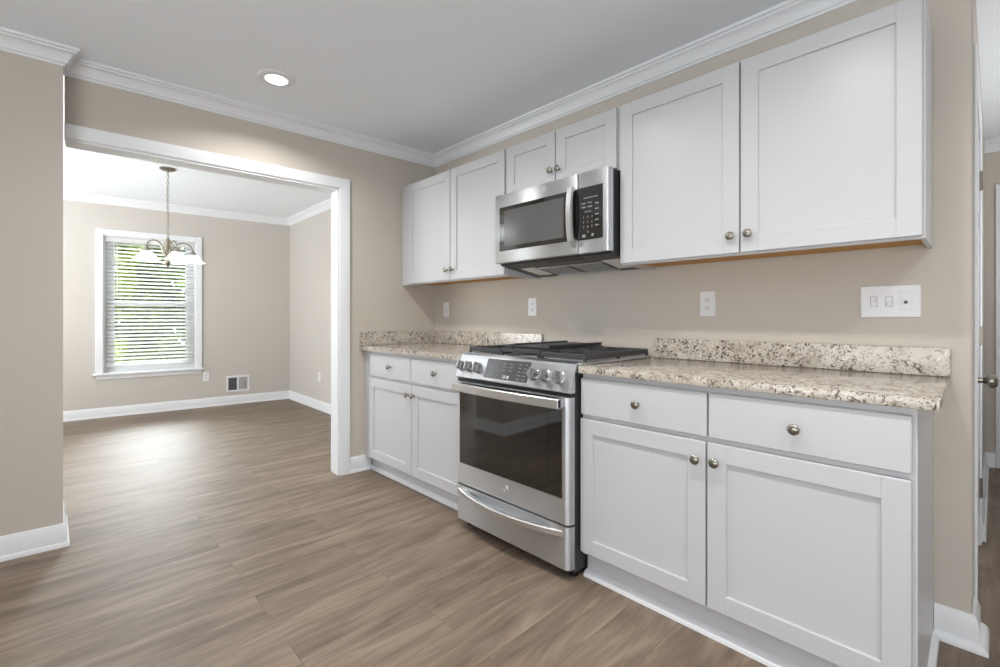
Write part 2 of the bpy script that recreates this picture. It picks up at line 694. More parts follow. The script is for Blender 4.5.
for a in ((YB, -3.65, 0, CZ), (-0.95, 0, 0, CZ), (-3.65, -0.95, 0, 0.28), (-3.65, -0.95, 2.22, CZ)):
    sw.box(XR, XR + 0.12, a[0], a[1], a[2], a[3])
struct(sw, 'wall_right', WALL)
hw = B().box(4.3, XR, 0, 0.12, 0, CZ)
for a in ((0.12, 0.75, 0, CZ), (1.85, YH, 0, CZ), (0.75, 1.85, 0, 0.65), (0.75, 1.85, 1.95, CZ)):
    hw.box(4.3, 4.42, a[0], a[1], a[2], a[3])
struct(hw, 'wall_hall_right', WALL)
PD0, PD1 = 0.215, 1.025            # pantry door in the side of the hall
MH = Matrix.Translation((WE, 0, 0)) @ Matrix.Rotation(-0.0167, 4, 'Z')     # the hall side wall runs slightly off square


def H2(x, y):
    v = MH @ Vector((x, y, 0))
    return (v.x, v.y)


ps = B()
ps.box(-0.11, 0, 0.122, PD0, 0, CZ, M=MH)
ps.box(-0.11, 0, PD1, YH, 0, CZ, M=MH)
ps.box(-0.11, 0, PD0, PD1, 2.045, CZ, M=MH)
struct(ps, 'wall_hall_left', WALL)
HD0, HD1 = 3.262, 4.02
he = B()
he.box(WE - 0.11, HD0, YH, YH + 0.12, 0, CZ)
he.box(HD1, 4.42, YH, YH + 0.12, 0, CZ)
he.box(HD0, HD1, YH, YH + 0.12, 2.04, CZ)
struct(he, 'wall_hall_end', WALL)

# crown mouldings
CR = [(0, -0.084), (0.006, -0.084), (0.008, -0.072), (0.014, -0.070), (0.016, -0.064), (0.022, -0.050), (0.032, -0.034), (0.042, -0.025), (0.047, -0.023), (0.049, -0.014), (0.058, -0.011), (0.062, 0), (0, 0)]
kp = [(WE, 0), (0, 0), (L2(0, JOG_S)[0], JC[1]), JC, L2(JOG_OFF, 4.5)]
struct(B().sweep(kp, CR, CZ), 'trim_1', TRIM)
struct(B().sweep([(4.3, YH), H2(0, YH)], CR, CZ), 'trim_6', TRIM)
dp = [R2(3.39, 0), (-3.509, 0.085), D2(0, 4.4)]
struct(B().sweep(dp, CR, DZ), 'trim_2', TRIM)

# baseboards
BB = [(0, 0), (0.024, 0), (0.024, 0.012), (0.020, 0.020), (0.015, 0.022), (0.015, 0.082), (0.011, 0.092), (0.010, 0.104), (0.006, 0.110), (0, 0.110)]
struct(B().sweep([R2(3.37, 0), (-3.509, 0.085), D2(0, 4.4)], BB), 'baseboard_dining', TRIM)
struct(B().sweep([L2(0, 0.565), L2(0, 0.733)], BB), 'baseboard_left', TRIM)
struct(B().sweep([JB, JC, L2(JOG_OFF, 4.5)], BB), 'baseboard_left_return', TRIM)
BB2 = [(0, 0), (0.040, 0), (0.039, 0.010), (0.034, 0.019), (0.026, 0.024), (0.018, 0.026), (0.018, 0.082), (0.014, 0.092), (0.012, 0.104), (0.007, 0.110), (0, 0.110)]
struct(B().sweep([H2(0, PD0 - 0.067), (WE, 0), (2.9935, 0)], BB2), 'baseboard_back', TRIM)
struct(B().sweep([(HD0 - 0.072, YH), H2(0, YH), H2(0, PD1 + 0.067)], BB), 'baseboard_hall', TRIM)

# cased opening: jambs, head and casings
CP = [(0, 0), (0.011, 0), (0.016, 0.008), (0.016, 0.020), (0.019, 0.026), (0.021, 0.056), (0.021, 0.070), (0, 0.070)]   # (projection, across width outward)
ca = B()
ca.box(-0.125, 0.003, -OP_S - 0.012, -OP_S + 0.012, 0, OP_Z, M=ML)
ca.box(-0.125, 0.003, -JOG_S, -OP_S, OP_Z - 0.012, OP_Z + 0.006, M=ML)
leg = [(o, -OP_S + w) for o, w in CP]
ca.prism(leg, 0, OP_Z, 'Z', ML)
# head casing with its mitred corner over the right leg
hp = [(o, OP_Z + w) for o, w in CP]
A = [ca.bm.verts.new(ML @ Vector((o, -OP_S + w, OP_Z + w))) for o, w in CP]
C = [ca.bm.verts.new(ML @ Vector((o, -JOG_S, OP_Z + w))) for o, w in CP]
E_ = [ca.bm.verts.new(ML @ Vector((o, -OP_S + w, OP_Z))) for o, w in CP]
k = len(CP)
for i in range(k):
    j = (i + 1) % k
    ca.bm.faces.new((A[i], A[j], C[j], C[i]))
    if (A[i].co - E_[i].co).length > 1e-5 or (A[j].co - E_[j].co).length > 1e-5:
        ca.bm.faces.new((E_[i], E_[j], A[j], A[i]))
ca.box(-0.140, -0.120, -OP_S, -OP_S + 0.07, 0, OP_Z + 0.07, 0.003, ML)
ca.box(-0.140, -0.120, -JOG_S, -OP_S, OP_Z, OP_Z + 0.07, 0.003, ML)
struct(ca, 'trim_3', TRIM)

# ------------------------------------------------------------------ dining window
win = B()
for y0, y1, z0, z1 in ((-W0, -W0 + 0.067, WZ0, WZ1 + 0.067), (-W1 - 0.067, -W1, WZ0, WZ1 + 0.067), (-W1, -W0, WZ1, WZ1 + 0.067)):
    win.box(0, 0.018, y0, y1, z0, z1, 0.004, MD)
for y0, y1, z0, z1 in ((-W0 - 0.012, -W0, WZ0, WZ1), (-W1, -W1 + 0.012, WZ0, WZ1), (-W1, -W0, WZ1 - 0.012, WZ1), (-W1, -W0, WZ0 - 0.004, WZ0 + 0.012)):
    win.box(-0.13, 0.0, y0, y1, z0, z1, M=MD)
win.box(0, 0.016, -W1 - 0.06, -W0 + 0.06, WZ0 - 0.062, WZ0 - 0.012, 0.003, MD)
w1 = struct(win, 'window_1', TRIM)
st = B().box(-0.05, 0.052, -W1 - 0.092, -W0 + 0.092, WZ0 - 0.014, WZ0 + 0.006, 0.004, MD)
st.build('sill', TRIM, w1)
for nm, xo, z0, z1 in (('upper_sash', -0.112, 1.27, 2.032), ('lower_sash', -0.088, WZ0 + 0.012, 1.305)):
    s = B()
    y0, y1 = -W1 + 0.012, -W0 - 0.012
    s.box(xo, xo + 0.024, y0, y0 + 0.085, z0, z1, 0.002, MD)
    s.box(xo, xo + 0.024, y1 - 0.085, y1, z0, z1, 0.002, MD)
    s.box(xo, xo + 0.024, y0 + 0.085, y1 - 0.085, z1 - 0.038, z1, 0.002, MD)
    s.box(xo, xo + 0.024, y0 + 0.085, y1 - 0.085, z0, z0 + (0.06 if nm == 'lower_sash' else 0.038), 0.002, MD)
    so = s.build(nm, TRIM, w1)
    B().box(xo + 0.010, xo + 0.014, y0 + 0.08, y1 - 0.08, z0 + 0.03, z1 - 0.03, M=MD).build('pane', GLASS, so)

# venetian blind inside the frame
bp_ = MD @ Vector((-0.03, -(W0 + W1) / 2, 0.575))
blind = thing('window_blind', tuple(bp_), 'white horizontal slat blind hanging in the dining room window', 'blind', rz=-T2)
y0, y1 = -W1 + 0.018, -W0 - 0.018
B().box(-0.056, -0.004, y0, y1, 1.975, 2.030, 0.003, MD).build('headrail', BLIND, blind)
sl = B()
z = 0.605
while z < 1.96:
    T = MD @ Matrix.Translation((-0.030, 0, z)) @ Matrix.Rotation(math.radians(28), 4, 'Y')
    sl.box(-0.024, 0.024, y0 + 0.004, y1 - 0.004, -0.0014, 0.0014, M=T)
    z += 0.0435
sl.build('slats', BLIND, blind)
B().box(-0.055, -0.005, y0, y1, 0.560, 0.584, 0.004, MD).build('bottom_rail', BLIND, blind)
for f in (0.16, 0.84):
    yy = y0 + (y1 - y0) * f
    B().cyl(MD @ Vector((-0.005, yy, 0.58)), MD @ Vector((-0.005, yy, 1.98)), 0.0012, 6).build('ladder_cord', BLIND, blind)
yy = y0 + 0.10
B().cyl(MD @ Vector((0.004, yy, 1.36)), MD @ Vector((0.004, yy, 1.98)), 0.004, 8).build('tilt_wand', PLASTIC, blind)

# plain frames of unseen openings; kitchen and hall ones are added for light
def light_window(name, x0, x1, z0, z1, plane, pos, mull):
    f, g = B(), B()
    def bx(b, a0, a1, zz0, zz1, t0, t1):
        if plane == 'Y':
            b.box(a0, a1, t0, t1, zz0, zz1)
        else:
            b.box(t0, t1, a0, a1, zz0, zz1)
    t0, t1 = pos - 0.03, pos + 0.03
    bx(f, x0, x0 + 0.05, z0, z1, t0, t1)
    bx(f, x1 - 0.05, x1, z0, z1, t0, t1)
    bx(f, x0 + 0.05, x1 - 0.05, z1 - 0.05, z1, t0, t1)
    bx(f, x0 + 0.05, x1 - 0.05, z0, z0 + 0.05, t0, t1)
    for i in range(1, mull):
        xm = x0 + (x1 - x0) * i / mull
        bx(f, xm - 0.03, xm + 0.03, z0 + 0.05, z1 - 0.05, t0, t1)
    return struct(f, name, TRIM)


light_window('fill_opening_rear', 1.7, 5.2, 0.0, 2.15, 'Y', YB - 0.01, 2)  # unseen, added to let the rear fill in
light_window('fill_opening_right', -3.65, -0.95, 0.28, 2.22, 'X', XR + 0.01, 3)  # unseen, added to let the right fill in
light_window('window_4', -3.05, -0.75, 0.35, 2.15, 'Y', -4.33, 2)
light_window('fill_opening_hall', 0.75, 1.85, 0.65, 1.95, 'X', 4.31, 1)  # unseen, added to let the hall fill in

# ------------------------------------------------------------------ doors of the hall
d1 = B()
dy0, dy1 = PD0 + 0.012, PD1 - 0.012
d1.box(-0.040, -0.004, dy0 + 0.002, dy1 - 0.002, 0.010, 2.030, 0.002, MH)
for a0, a1 in ((dy0 + 0.11, (dy0 + dy1) / 2 - 0.05), ((dy0 + dy1) / 2 + 0.05, dy1 - 0.11)):
    for z0, z1 in ((0.22, 0.80), (0.98, 1.52), (1.62, 1.92)):
        d1.box(-0.006, 0.003, a0, a1, z0, z1, 0.006, MH)
door1 = struct(d1, 'door_1', TRIM)
jc = B()
jc.box(-0.11, 0.001, PD0, PD0 + 0.012, 0, 2.045, M=MH)
jc.box(-0.11, 0.001, PD1 - 0.012, PD1, 0, 2.045, M=MH)
jc.box(-0.11, 0.001, PD0, PD1, 2.033, 2.045, M=MH)
for a in ((PD0 - 0.067, PD0, 0, 2.112), (PD1, PD1 + 0.067, 0, 2.112), (PD0, PD1, 2.045, 2.112)):
    jc.box(0, 0.010, a[0], a[1], a[2], a[3], 0.004, MH)
struct(jc, 'trim_4', TRIM)
for z in (0.285, 1.03, 1.79):
    h = B().cyl((0.006, PD1 - 0.008, z - 0.047), (0.006, PD1 - 0.008, z + 0.047), 0.0075, 10, MH)
    h.box(-0.004, 0.002, PD1 - 0.040, PD1 - 0.010, z - 0.045, z + 0.045, M=MH)
    h.build('hinge', BRASS, door1, label='nickel butt hinge')
kb = B().lathe([(0, 0), (0.030, 0), (0.030, 0.004), (0.012, 0.010), (0.010, 0.026), (0.018, 0.032), (0.027, 0.044), (0.027, 0.054), (0.018, 0.064), (0, 0.067)], (-0.004, PD0 + 0.075, 0.882), (1, 0, 0), 24, True, MH)
kb.build('door_knob', NICKEL, door1, label='round nickel door knob')

d2 = B()
d2.box(HD0 + 0.014, HD1 - 0.014, YH + 0.004, YH + 0.04, 0.008, 2.025, 0.002)
for a0, a1 in ((HD0 + 0.12, (HD0 + HD1) / 2 - 0.05), ((HD0 + HD1) / 2 + 0.05, HD1 - 0.12)):
    for z0, z1 in ((0.22, 0.80), (0.98, 1.52), (1.62, 1.92)):
        d2.box(a0, a1, YH - 0.003, YH + 0.006, z0, z1, 0.006)
door2 = struct(d2, 'door_2', TRIM)
kb = B().lathe([(0, 0), (0.030, 0), (0.030, 0.004), (0.012, 0.010), (0.010, 0.026), (0.018, 0.032), (0.027, 0.044), (0.027, 0.054), (0.018, 0.064), (0, 0.067)], (HD1 - 0.075, YH + 0.004, 0.90), (0, -1, 0), 24)
kb.build('door_knob', NICKEL, door2)
j2 = B()
j2.box(HD0, HD0 + 0.012, YH - 0.001, YH + 0.11, 0, 2.04)
j2.box(HD1 - 0.012, HD1, YH - 0.001, YH + 0.11, 0, 2.04)
j2.box(HD0, HD1, YH - 0.001, YH + 0.11, 2.028, 2.04)
for a in ((HD0 - 0.072, HD0, 0, 2.112), (HD1, HD1 + 0.072, 0, 2.112), (HD0, HD1, 2.04, 2.112)):
    j2.box(a[0], a[1], YH - 0.016, YH, a[2], a[3], 0.005)
struct(j2, 'trim_5', TRIM)

# ------------------------------------------------------------------ cabinets
def shaker(b, x0, x1, z0, z1, yf, st=0.062):
    t, bv = 0.019, 0.0016
    b.box(x0, x0 + st, yf, yf + t, z0, z1, bv)
    b.box(x1 - st, x1, yf, yf + t, z0, z1, bv)
    b.box(x0 + st - 0.001, x1 - st + 0.001, yf, yf + t, z1 - st, z1, bv)
    b.box(x0 + st - 0.001, x1 - st + 0.001, yf, yf + t, z0, z0 + st, bv)
    b.box(x0 + st - 0.002, x1 - st + 0.002, yf + 0.009, yf + t - 0.001, z0 + st - 0.002, z1 - st + 0.002)
    return b


def knob(parent, x, z, yf):
    b = B().lathe([(0, 0), (0.008, 0), (0.008, 0.003), (0.0055, 0.006), (0.0055, 0.013), (0.011, 0.016), (0.0160, 0.020), (0.0165, 0.024), (0.013, 0.028), (0.007, 0.030), (0, 0.0305)], (x, yf, z), (0, -1, 0), 20)
    return b.build('knob', NICKEL, parent, label='round nickel knob')


UF, UD = -0.305, -0.325            # upper cabinets: frame face, door face
ZU, ZT = 1.367, 2.130


def upper(label, x0, x1, z0, z1, doors, knobs, fr):
    """doors: (x0,x1) list; fr: x limits of the face frame"""
    c = thing('wall_cabinet', ((x0 + x1) / 2, -0.15, z0), label, 'cabinet', 'white wall cabinets over the worktops')
    b = B()
    b.box(x0, x0 + 0.013, -0.286, -0.002, z0, z1)
    b.box(x1 - 0.013, x1, -0.286, -0.002, z0, z1)
    b.box(x0 + 0.013, x1 - 0.013, -0.286, -0.002, z1 - 0.013, z1)
    b.box(x0 + 0.013, x1 - 0.013, -0.014, -0.002, z0 + 0.02, z1 - 0.013)
    b.build('body', CAB, c)
    B().box(x0 + 0.0135, x1 - 0.0135, -0.286, -0.0025, z0 + 0.016, z0 + 0.028).build('bottom_panel', WOOD, c, label='bare wood underside')
    f = B()
    sl_ = max(0.04, doors[0][0] + 0.02 - fr[0])
    f.box(fr[0], fr[0] + sl_, UF, UF + 0.019, z0, z1, 0.001)
    f.box(fr[1] - 0.04, fr[1], UF, UF + 0.019, z0, z1, 0.001)
    f.box(fr[0] + sl_, fr[1] - 0.04, UF, UF + 0.019, z0, z0 + 0.04, 0.001)
    f.box(fr[0] + sl_, fr[1] - 0.04, UF, UF + 0.019, z1 - 0.04, z1, 0.001)
    xm = (doors[0][1] + doors[1][0]) / 2
    f.box(xm - 0.03, xm + 0.03, UF, UF + 0.019, z0 + 0.04, z1 - 0.04)
    f.build('face_frame', CAB, c)
    for (a, e), (kx, kz) in zip(doors, knobs):
        d = shaker(B(), a, e, z0 + 0.008, z1 - 0.008, UD).build('door', CAB, c)
        knob(d, kx, kz, UD)
    return c


upper('white two-door wall cabinet in the corner, left of the microwave', -0.006, 1.150, ZU, ZT, [(0.090, 0.616), (0.624, 1.144)], [(0.588, 1.443), (0.652, 1.444)], (-0.012, 1.150))
upper('short white two-door wall cabinet directly above the microwave', 1.153, 1.921, 1.826, ZT, [(1.161, 1.529), (1.536, 1.905)], [(1.507, 1.909), (1.560, 1.909)], (1.153, 1.921))
upper('large white two-door wall cabinet right of the microwave', 1.924, 2.990, ZU, ZT, [(1.927, 2.453), (2.460, 2.983)], [(2.426, 1.441), (2.490, 1.443)], (1.924, 2.990))

BF, BD = -0.610, -0.630


def base(label, x0, x1, drawers, doors, dk, ok, toe_y, shoe_y, side_shoe):
    c = thing('base_cabinet', ((x0 + x1) / 2, -0.3, 0), label, 'cabinet', 'white base cabinets under the granite')
    b = B()
    for xs in (x0, x1 - 0.016):
        b.prism([(-0.002, 0.0), (toe_y + 0.012, 0.0), (toe_y + 0.012, 0.105), (BF + 0.019, 0.105), (BF + 0.019, 0.883), (-0.002, 0.883)], xs, xs + 0.016, 'X')
    b.box(x0 + 0.016, x1 - 0.016, BF + 0.019, -0.004, 0.105, 0.118)
    b.box(x0 + 0.016, x1 - 0.016, -0.014, -0.004, 0.118, 0.883)
    b.build('body', CAB, c)
    f = B()
    sl_ = max(0.04, doors[0][0] + 0.03 - x0)
    f.box(x0, x0 + sl_, BF, BF + 0.019, 0.105, 0.883, 0.001)
    f.box(x1 - 0.04, x1, BF, BF + 0.019, 0.105, 0.883, 0.001)
    for z0, z1 in ((0.105, 0.14), (0.675, 0.72), (0.845, 0.883)):
        f.box(x0 + sl_, x1 - 0.04, BF, BF + 0.019, z0, z1, 0.001)
    xm = (doors[0][1] + doors[1][0]) / 2
    f.box(xm - 0.03, xm + 0.03, BF, BF + 0.019, 0.14, 0.675)
    f.box(xm - 0.03, xm + 0.03, BF, BF + 0.019, 0.72, 0.845)
    f.build('face_frame', CAB, c)
    t = B().box(x0, x1, toe_y, toe_y + 0.012, 0.0, 0.105)
    t.build('toe_kick', CAB, c)
    s = B().prism([(toe_y, 0.0), (shoe_y, 0.0), (shoe_y + 0.002, 0.012), (shoe_y + 0.012, 0.022), (toe_y, 0.026)], x0 - 0.004, x1, 'X')
    if side_shoe:
        s.prism([(x1, 0), (x1 + 0.018, 0), (x1 + 0.016, 0.012), (x1, 0.024)], toe_y, -0.041, 'Y')
    s.build('shoe_moulding', TRIM, c)
    for (a, e), (kx, kz) in zip(drawers, dk):
        d = B().box(a, e, BD, BD + 0.019, 0.708, 0.862, 0.003).build('drawer', CAB, c)
        knob(d, kx, kz, BD)
    for (a, e), (kx, kz) in zip(doors, ok):
        d = shaker(B(), a, e, 0.121, 0.690, BD).build('door', CAB, c)
        knob(d, kx, kz, BD)
    return c


base('white base cabinet in the corner, left of the gas range', -0.028, 1.147, [(0.085, 0.605), (0.612, 1.130)], [(0.070, 0.616), (0.623, 1.130)], [(0.363, 0.788), (0.874, 0.788)], [(0.585, 0.628), (0.648, 0.629)], -0.552, -0.570, False)
base('white base cabinet right of the range, nearest the camera', 1.919, 2.992, [(1.922, 2.451), (2.458, 2.982)], [(1.920, 2.447), (2.454, 2.981)], [(2.189, 0.786), (2.717, 0.783)], [(2.418, 0.626), (2.483, 0.628)], -0.575, -0.600, True)

# ------------------------------------------------------------------ granite worktops
ct = thing('countertop', (0.55, -0.3, 0.884), 'speckled granite worktop in the corner, left of the range', 'countertop', 'granite worktops')
xl = L2(0, 0.648)[0]
B().prism([(xl + 0.001, -0.648), (1.146, -0.648), (1.146, -0.001), (0.002, -0.001)], 0.884, 0.914).build('slab', GRAN, ct)
B().box(0.02, 1.172, -0.021, -0.001, 0.9145, 1.0145, 0.002).build('backsplash', GRAN, ct)
B().box(0.001, 0.021, -0.648, -0.001, 0.9145, 1.0145, 0.002, ML).build('side_splash', GRAN, ct)
ct2 = thing('countertop', (2.48, -0.3, 0.884), 'speckled granite worktop right of the range, with free right end', 'countertop', 'granite worktops')
B().box(1.9215, 3.036, -0.648, -0.001, 0.884, 0.914, 0.003, seg=2).build('slab', GRAN, ct2)
B().box(1.938, 3.036, -0.021, -0.001, 0.9145, 1.0145, 0.002).build('backsplash', GRAN, ct2)

# ------------------------------------------------------------------ gas range
RX0, RX1 = 1.152, 1.914
RC = (RX0 + RX1) / 2
rg = thing('gas_range', (RC, -0.35, 0), 'stainless steel slide-in gas range between the base cabinets', 'range')
B().box(RX0 + 0.003, RX1 - 0.003, -0.662, -0.03, 0.032, 0.885, 0.002).build('body', DARK, rg, label='dark grey sheet-metal body')


def front_poly(x0, x1, yf, yb, r, n=6):
    p = [(x0, yb)]
    for i in range(n + 1):
        a = PI + (PI / 2) * i / n
        p.append((x0 + r + r * math.cos(a), yf + r + r * math.sin(a)))
    for i in range(n + 1):
        a = 1.5 * PI + (PI / 2) * i / n
        p.append((x1 - r + r * math.cos(a), yf + r + r * math.sin(a)))
    p.append((x1, yb))
    return p


od = B().prism(front_poly(RX0, RX1, -0.700, -0.6625, 0.030), 0.243, 0.781).build('oven_door', STEEL, rg)
B().box(1.190, 1.876, -0.7035, -0.698, 0.352, 0.778, 0.002).build('door_window', BLACKG, od, label='black glass oven window')
B().box(1.268, 1.800, -0.7042, -0.7030, 0.402, 0.735).build('inner_window', INNERG, od)


def bow(x0, x1, yend, ymid, n=18):
    xm, h = (x0 + x1) / 2, (x1 - x0) / 2
    return [(xm + h * t, ymid + (yend - ymid) * t * t) for t in [(-1 + 2 * i / n) for i in range(n + 1)]]


def bar(b, pts, z0, z1, th):
    """flat bar following plan points, thickness th towards +y"""
    prof = [(0, z0 + 0.004), (0.004, z0), (th, z0), (th, z1), (0.004, z1), (0, z1 - 0.004)]
    rings = [[b.bm.verts.new((x, y + o, z)) for o, z in prof] for x, y in pts]
    k = len(prof)
    for A, C in zip(rings, rings[1:]):
        for i in range(k):
            b.bm.faces.new((A[i], A[(i + 1) % k], C[(i + 1) % k], C[i]))
    b.bm.faces.new(rings[0])
    b.bm.faces.new(rings[-1])
    return b


B().box(RX0 + 0.002, RX1 - 0.002, -0.684, -0.66, 0.7815, 0.7995).build('gap_shade_strip', BLACK, rg)  # black strip put in for the shade in the gap above the door
hb = bar(B(), bow(1.178, 1.888, -0.742, -0.762), 0.737, 0.779, 0.018)
hb.box(1.178, 1.204, -0.744, -0.699, 0.739, 0.777, 0.003)
hb.box(1.862, 1.888, -0.744, -0.699, 0.739, 0.777, 0.003)
hb.build('door_handle', STEELB, od)
em = B().lathe([(0, 0), (0.015, 0), (0.015, 0.002), (0.0125, 0.003), (0, 0.003)], (1.538, -0.7, 0.303), (0, -1, 0), 24)
em.ring(0.0135, 0.0012, (1.538, -0.7032, 0.303), (0, 1, 0), 24, 6)
em.ring(0.0050, 0.0010, (1.5335, -0.7032, 0.303), (0, 1, 0), 12, 6, 0.7, 1.2)
em.ring(0.0050, 0.0010, (1.5430, -0.7032, 0.303), (0, 1, 0), 12, 6, 0.7, 1.2)
em.build('round_emblem', STEEL, od)

dr = B().prism(front_poly(RX0, RX1, -0.700, -0.6625, 0.030), 0.052, 0.234).build('warming_drawer', STEEL, rg)
hd = bar(B(), bow(1.172, 1.880, -0.700, -0.765, 24), 0.186, 0.214, 0.022)
# thin web behind the lip closing it to the drawer face
pts = bow(1.172, 1.880, -0.698, -0.744, 24)
hd.prism(pts + [(1.880, -0.6985), (1.172, -0.6985)], 0.186, 0.189)
hd.build('drawer_handle', STEELB, dr)

# control panel, slanting back
PA, PB = Vector((0, -0.697, 0.806)), Vector((0, -0.652, 0.921))      # bottom and top of the slanted face
UPV = (PB - PA).normalized()
OUT = Vector((0, -UPV.z, UPV.y))
cp = B().prism([(-0.6625, 0.800), (-0.690, 0.800), (PA.y, PA.z), (PB.y, PB.z), (-0.640, 0.928), (-0.600, 0.928), (-0.600, 0.886), (-0.6625, 0.886)], RX0 - 0.003, RX1 + 0.003, 'X').build('control_panel', STEEL, rg)
MP = Matrix.Translation(PA) @ Matrix(((1, 0, 0, 0), (0, UPV.y, OUT.y, 0), (0, UPV.z, OUT.z, 0), (0, 0, 0, 1)))   # local x, along slope, outward
HS = (PB - PA).length
B().box(1.368, 1.664, 0.014, HS - 0.010, -0.001, 0.0015, 0.001, MP).build('touch_panel', PANELG, cp, label='dark touch panel with clock')
lg = B()
for i in range(3):
    for j in range(4):
        T = MP @ Matrix.Translation((1.395 + i * 0.026, 0.030 + j * 0.022, 0.0016))
        s = ('0', '7', '8', '9', '4', '5', '6', '1', '2', '3')
        ch = {(0, 3): '1', (1, 3): '2', (2, 3): '3', (0, 2): '4', (1, 2): '5', (2, 2): '6', (0, 1): '7', (1, 1): '8', (2, 1): '9', (1, 0): '0'}.get((i, j))
        if ch:
            lg.text(ch, 0.011, T)
for i in range(2):
    for j in range(5):
        lg.box(1.592 + i * 0.036, 1.610 + i * 0.036, 0.024 + j * 0.018, 0.027 + j * 0.018, 0.0015, 0.0019, M=MP)
for j in range(3):
    lg.box(1.488, 1.506, 0.060 + j * 0.016, 0.0625 + j * 0.016, 0.0015, 0.0019, M=MP)
    lg.box(1.530, 1.552, 0.060 + j * 0.016, 0.0625 + j * 0.016, 0.0015, 0.0019, M=MP)
lg.build('keypad_print', LEGEND, cp)
ck = B().text('12:18', 0.021, MP @ Matrix.Translation((1.520, 0.028, 0.0017)))
ck.build('clock_digits', CLOCK, cp)
for x in (1.187, 1.250, 1.318, 1.700, 1.766, 1.845):
    kbm = B()
    M = MP @ Matrix.Translation((x, 0.058, 0.0))
    kbm.lathe([(0, 0), (0.029, 0), (0.029, 0.006), (0.025, 0.008), (0.0235, 0.030), (0.021, 0.034), (0, 0.034)], n=24, M=M)
    kbm.box(-0.0045, 0.0045, -0.022, 0.022, 0.030, 0.046, 0.002, M)
    kbm.build('burner_knob', KNOBM, cp)

# cooktop deck, burners, grates
dk = B().box(RX0 - 0.010, RX1 + 0.018, -0.640, -0.030, 0.915, 0.9265, 0.003)
dk.box(RX0 + 0.02, RX1 - 0.02, -0.600, -0.05, 0.885, 0.915)
deck = dk.build('cooktop', STEEL, rg)
for x, y, r in ((1.275, -0.47, 0.045), (1.275, -0.19, 0.034), (1.533, -0.33, 0.040), (1.79, -0.47, 0.052), (1.79, -0.19, 0.034)):
    B().lathe([(0, 0), (r + 0.012, 0), (r + 0.010, 0.006), (r, 0.008), (r, 0.014), (r * 0.8, 0.018), (0, 0.018)], (x, y, 0.9265), n=24).build('burner_cap', BLACK, deck)


def grate(x0, x1, y0, y1):
    b = B()
    zt, zb = 0.960, 0.944
    w = 0.013
    b.box(x0, x0 + w, y0, y1, zb - 0.009, zt, 0.003)
    b.box(x1 - w, x1, y0, y1, zb - 0.009, zt, 0.003)
    for y in (y0, (y0 + y1) / 2 - w / 2, y1 - w):
        b.box(x0 + w, x1 - w, y, y + w, zb - 0.009, zt, 0.003)
    for cy in (y0 + (y1 - y0) * 0.25, y0 + (y1 - y0) * 0.75):
        xm = (x0 + x1) / 2
        b.box(x0 + w, xm - 0.028, cy - 0.005, cy + 0.005, zb + 0.002, zt + 0.003, 0.002)
        b.box(xm + 0.028, x1 - w, cy - 0.005, cy + 0.005, zb + 0.002, zt + 0.003, 0.002)
        b.box(xm - 0.005, xm + 0.005, cy + 0.028, cy + 0.115, zb + 0.002, zt + 0.003, 0.002)
        b.box(xm - 0.005, xm + 0.005, cy - 0.115, cy - 0.028, zb + 0.002, zt + 0.003, 0.002)
    for x in (x0, x1 - w):
        for y in (y0, (y0 + y1) / 2 - w / 2, y1 - w):
            b.box(x, x + w, y, y + w, 0.9268, zb, 0.001)
    return b


grate(1.152, 1.396, -0.605, -0.065).build('grate', IRON, deck)
grate(1.670, 1.928, -0.605, -0.060).build('grate', IRON, deck)
gm = B()
gm.box(1.402, 1.415, -0.605, -0.065, 0.944, 0.966, 0.003)
gm.box(1.651, 1.664, -0.605, -0.065, 0.944, 0.966, 0.003)
for i in range(7):
    y = -0.605 + i * (0.540 - 0.013) / 6
    gm.box(1.415, 1.651, y, y + 0.013, 0.946, 0.964, 0.003)
for x in (1.402, 1.651):
    for y in (-0.605, -0.34, -0.078):
        gm.box(x, x + 0.013, y, y + 0.013, 0.9268, 0.944)
gm.build('grate', IRON, deck, label='middle grate')
gp = B().box(1.412, 1.655, -0.520, -0.068, 0.9665, 0.976, 0.004)
gp.box(1.412, 1.418, -0.520, -0.068, 0.976, 0.984)
gp.box(1.649, 1.655, -0.520, -0.068, 0.976, 0.984)
gp.build('griddle_plate', IRON, deck)
ft = B()
for x in (1.19, 1.876):
    for y in (-0.62, -0.09):
        B().lathe([(0.020, 0), (0.020, 0.012), (0.010, 0.014), (0.010, 0.034)], (x, y, 0.0), n=16).build('foot', BLACK, rg)
B().box(RX0 + 0.02, RX1 - 0.02, -0.615, -0.60, 0.010, 0.034).build('kick_plate', BLACK, rg)

# ------------------------------------------------------------------ over-the-range microwave
mw = thing('microwave_oven', (RC, -0.2, 1.40), 'stainless over-the-range microwave above the gas range', 'microwave')
mx0, mx1, mf = 1.159, 1.918, -0.412
B().prism([(-0.372, 1.430), (-0.372, 1.822), (-0.003, 1.822), (-0.003, 1.383), (-0.05, 1.380)], mx0 + 0.004, mx1 - 0.006, 'X').build('body', DARK, mw, label='dark grey sheet-metal body')
md = B().box(mx0, 1.7425, mf, -0.3735, 1.432, 1.8215, 0.004, seg=2).build('door', STEEL, mw)
B().box(1.196, 1.7415, mf - 0.003, mf + 0.004, 1.499, 1.747, 0.001).build('door_window', BLACKG, md, label='black glass window')
B().box(1.236, 1.660, mf - 0.0036, mf - 0.0028, 1.522, 1.724).build('window_screen', SCREENG, md)
hv = B()
n = 14
prof = []
pts = []
for i in range(n + 1):
    t = -1 + 2 * i / n
    pts.append((mf - 0.030 - 0.014 * (1 - t * t), 1.494 + 0.262 * i / n))
rings = []
for y, z in pts:
    rings.append([hv.bm.verts.new((x, yy, z)) for x, yy in ((1.700, y + 0.012), (1.704, y), (1.732, y), (1.736, y + 0.012))])
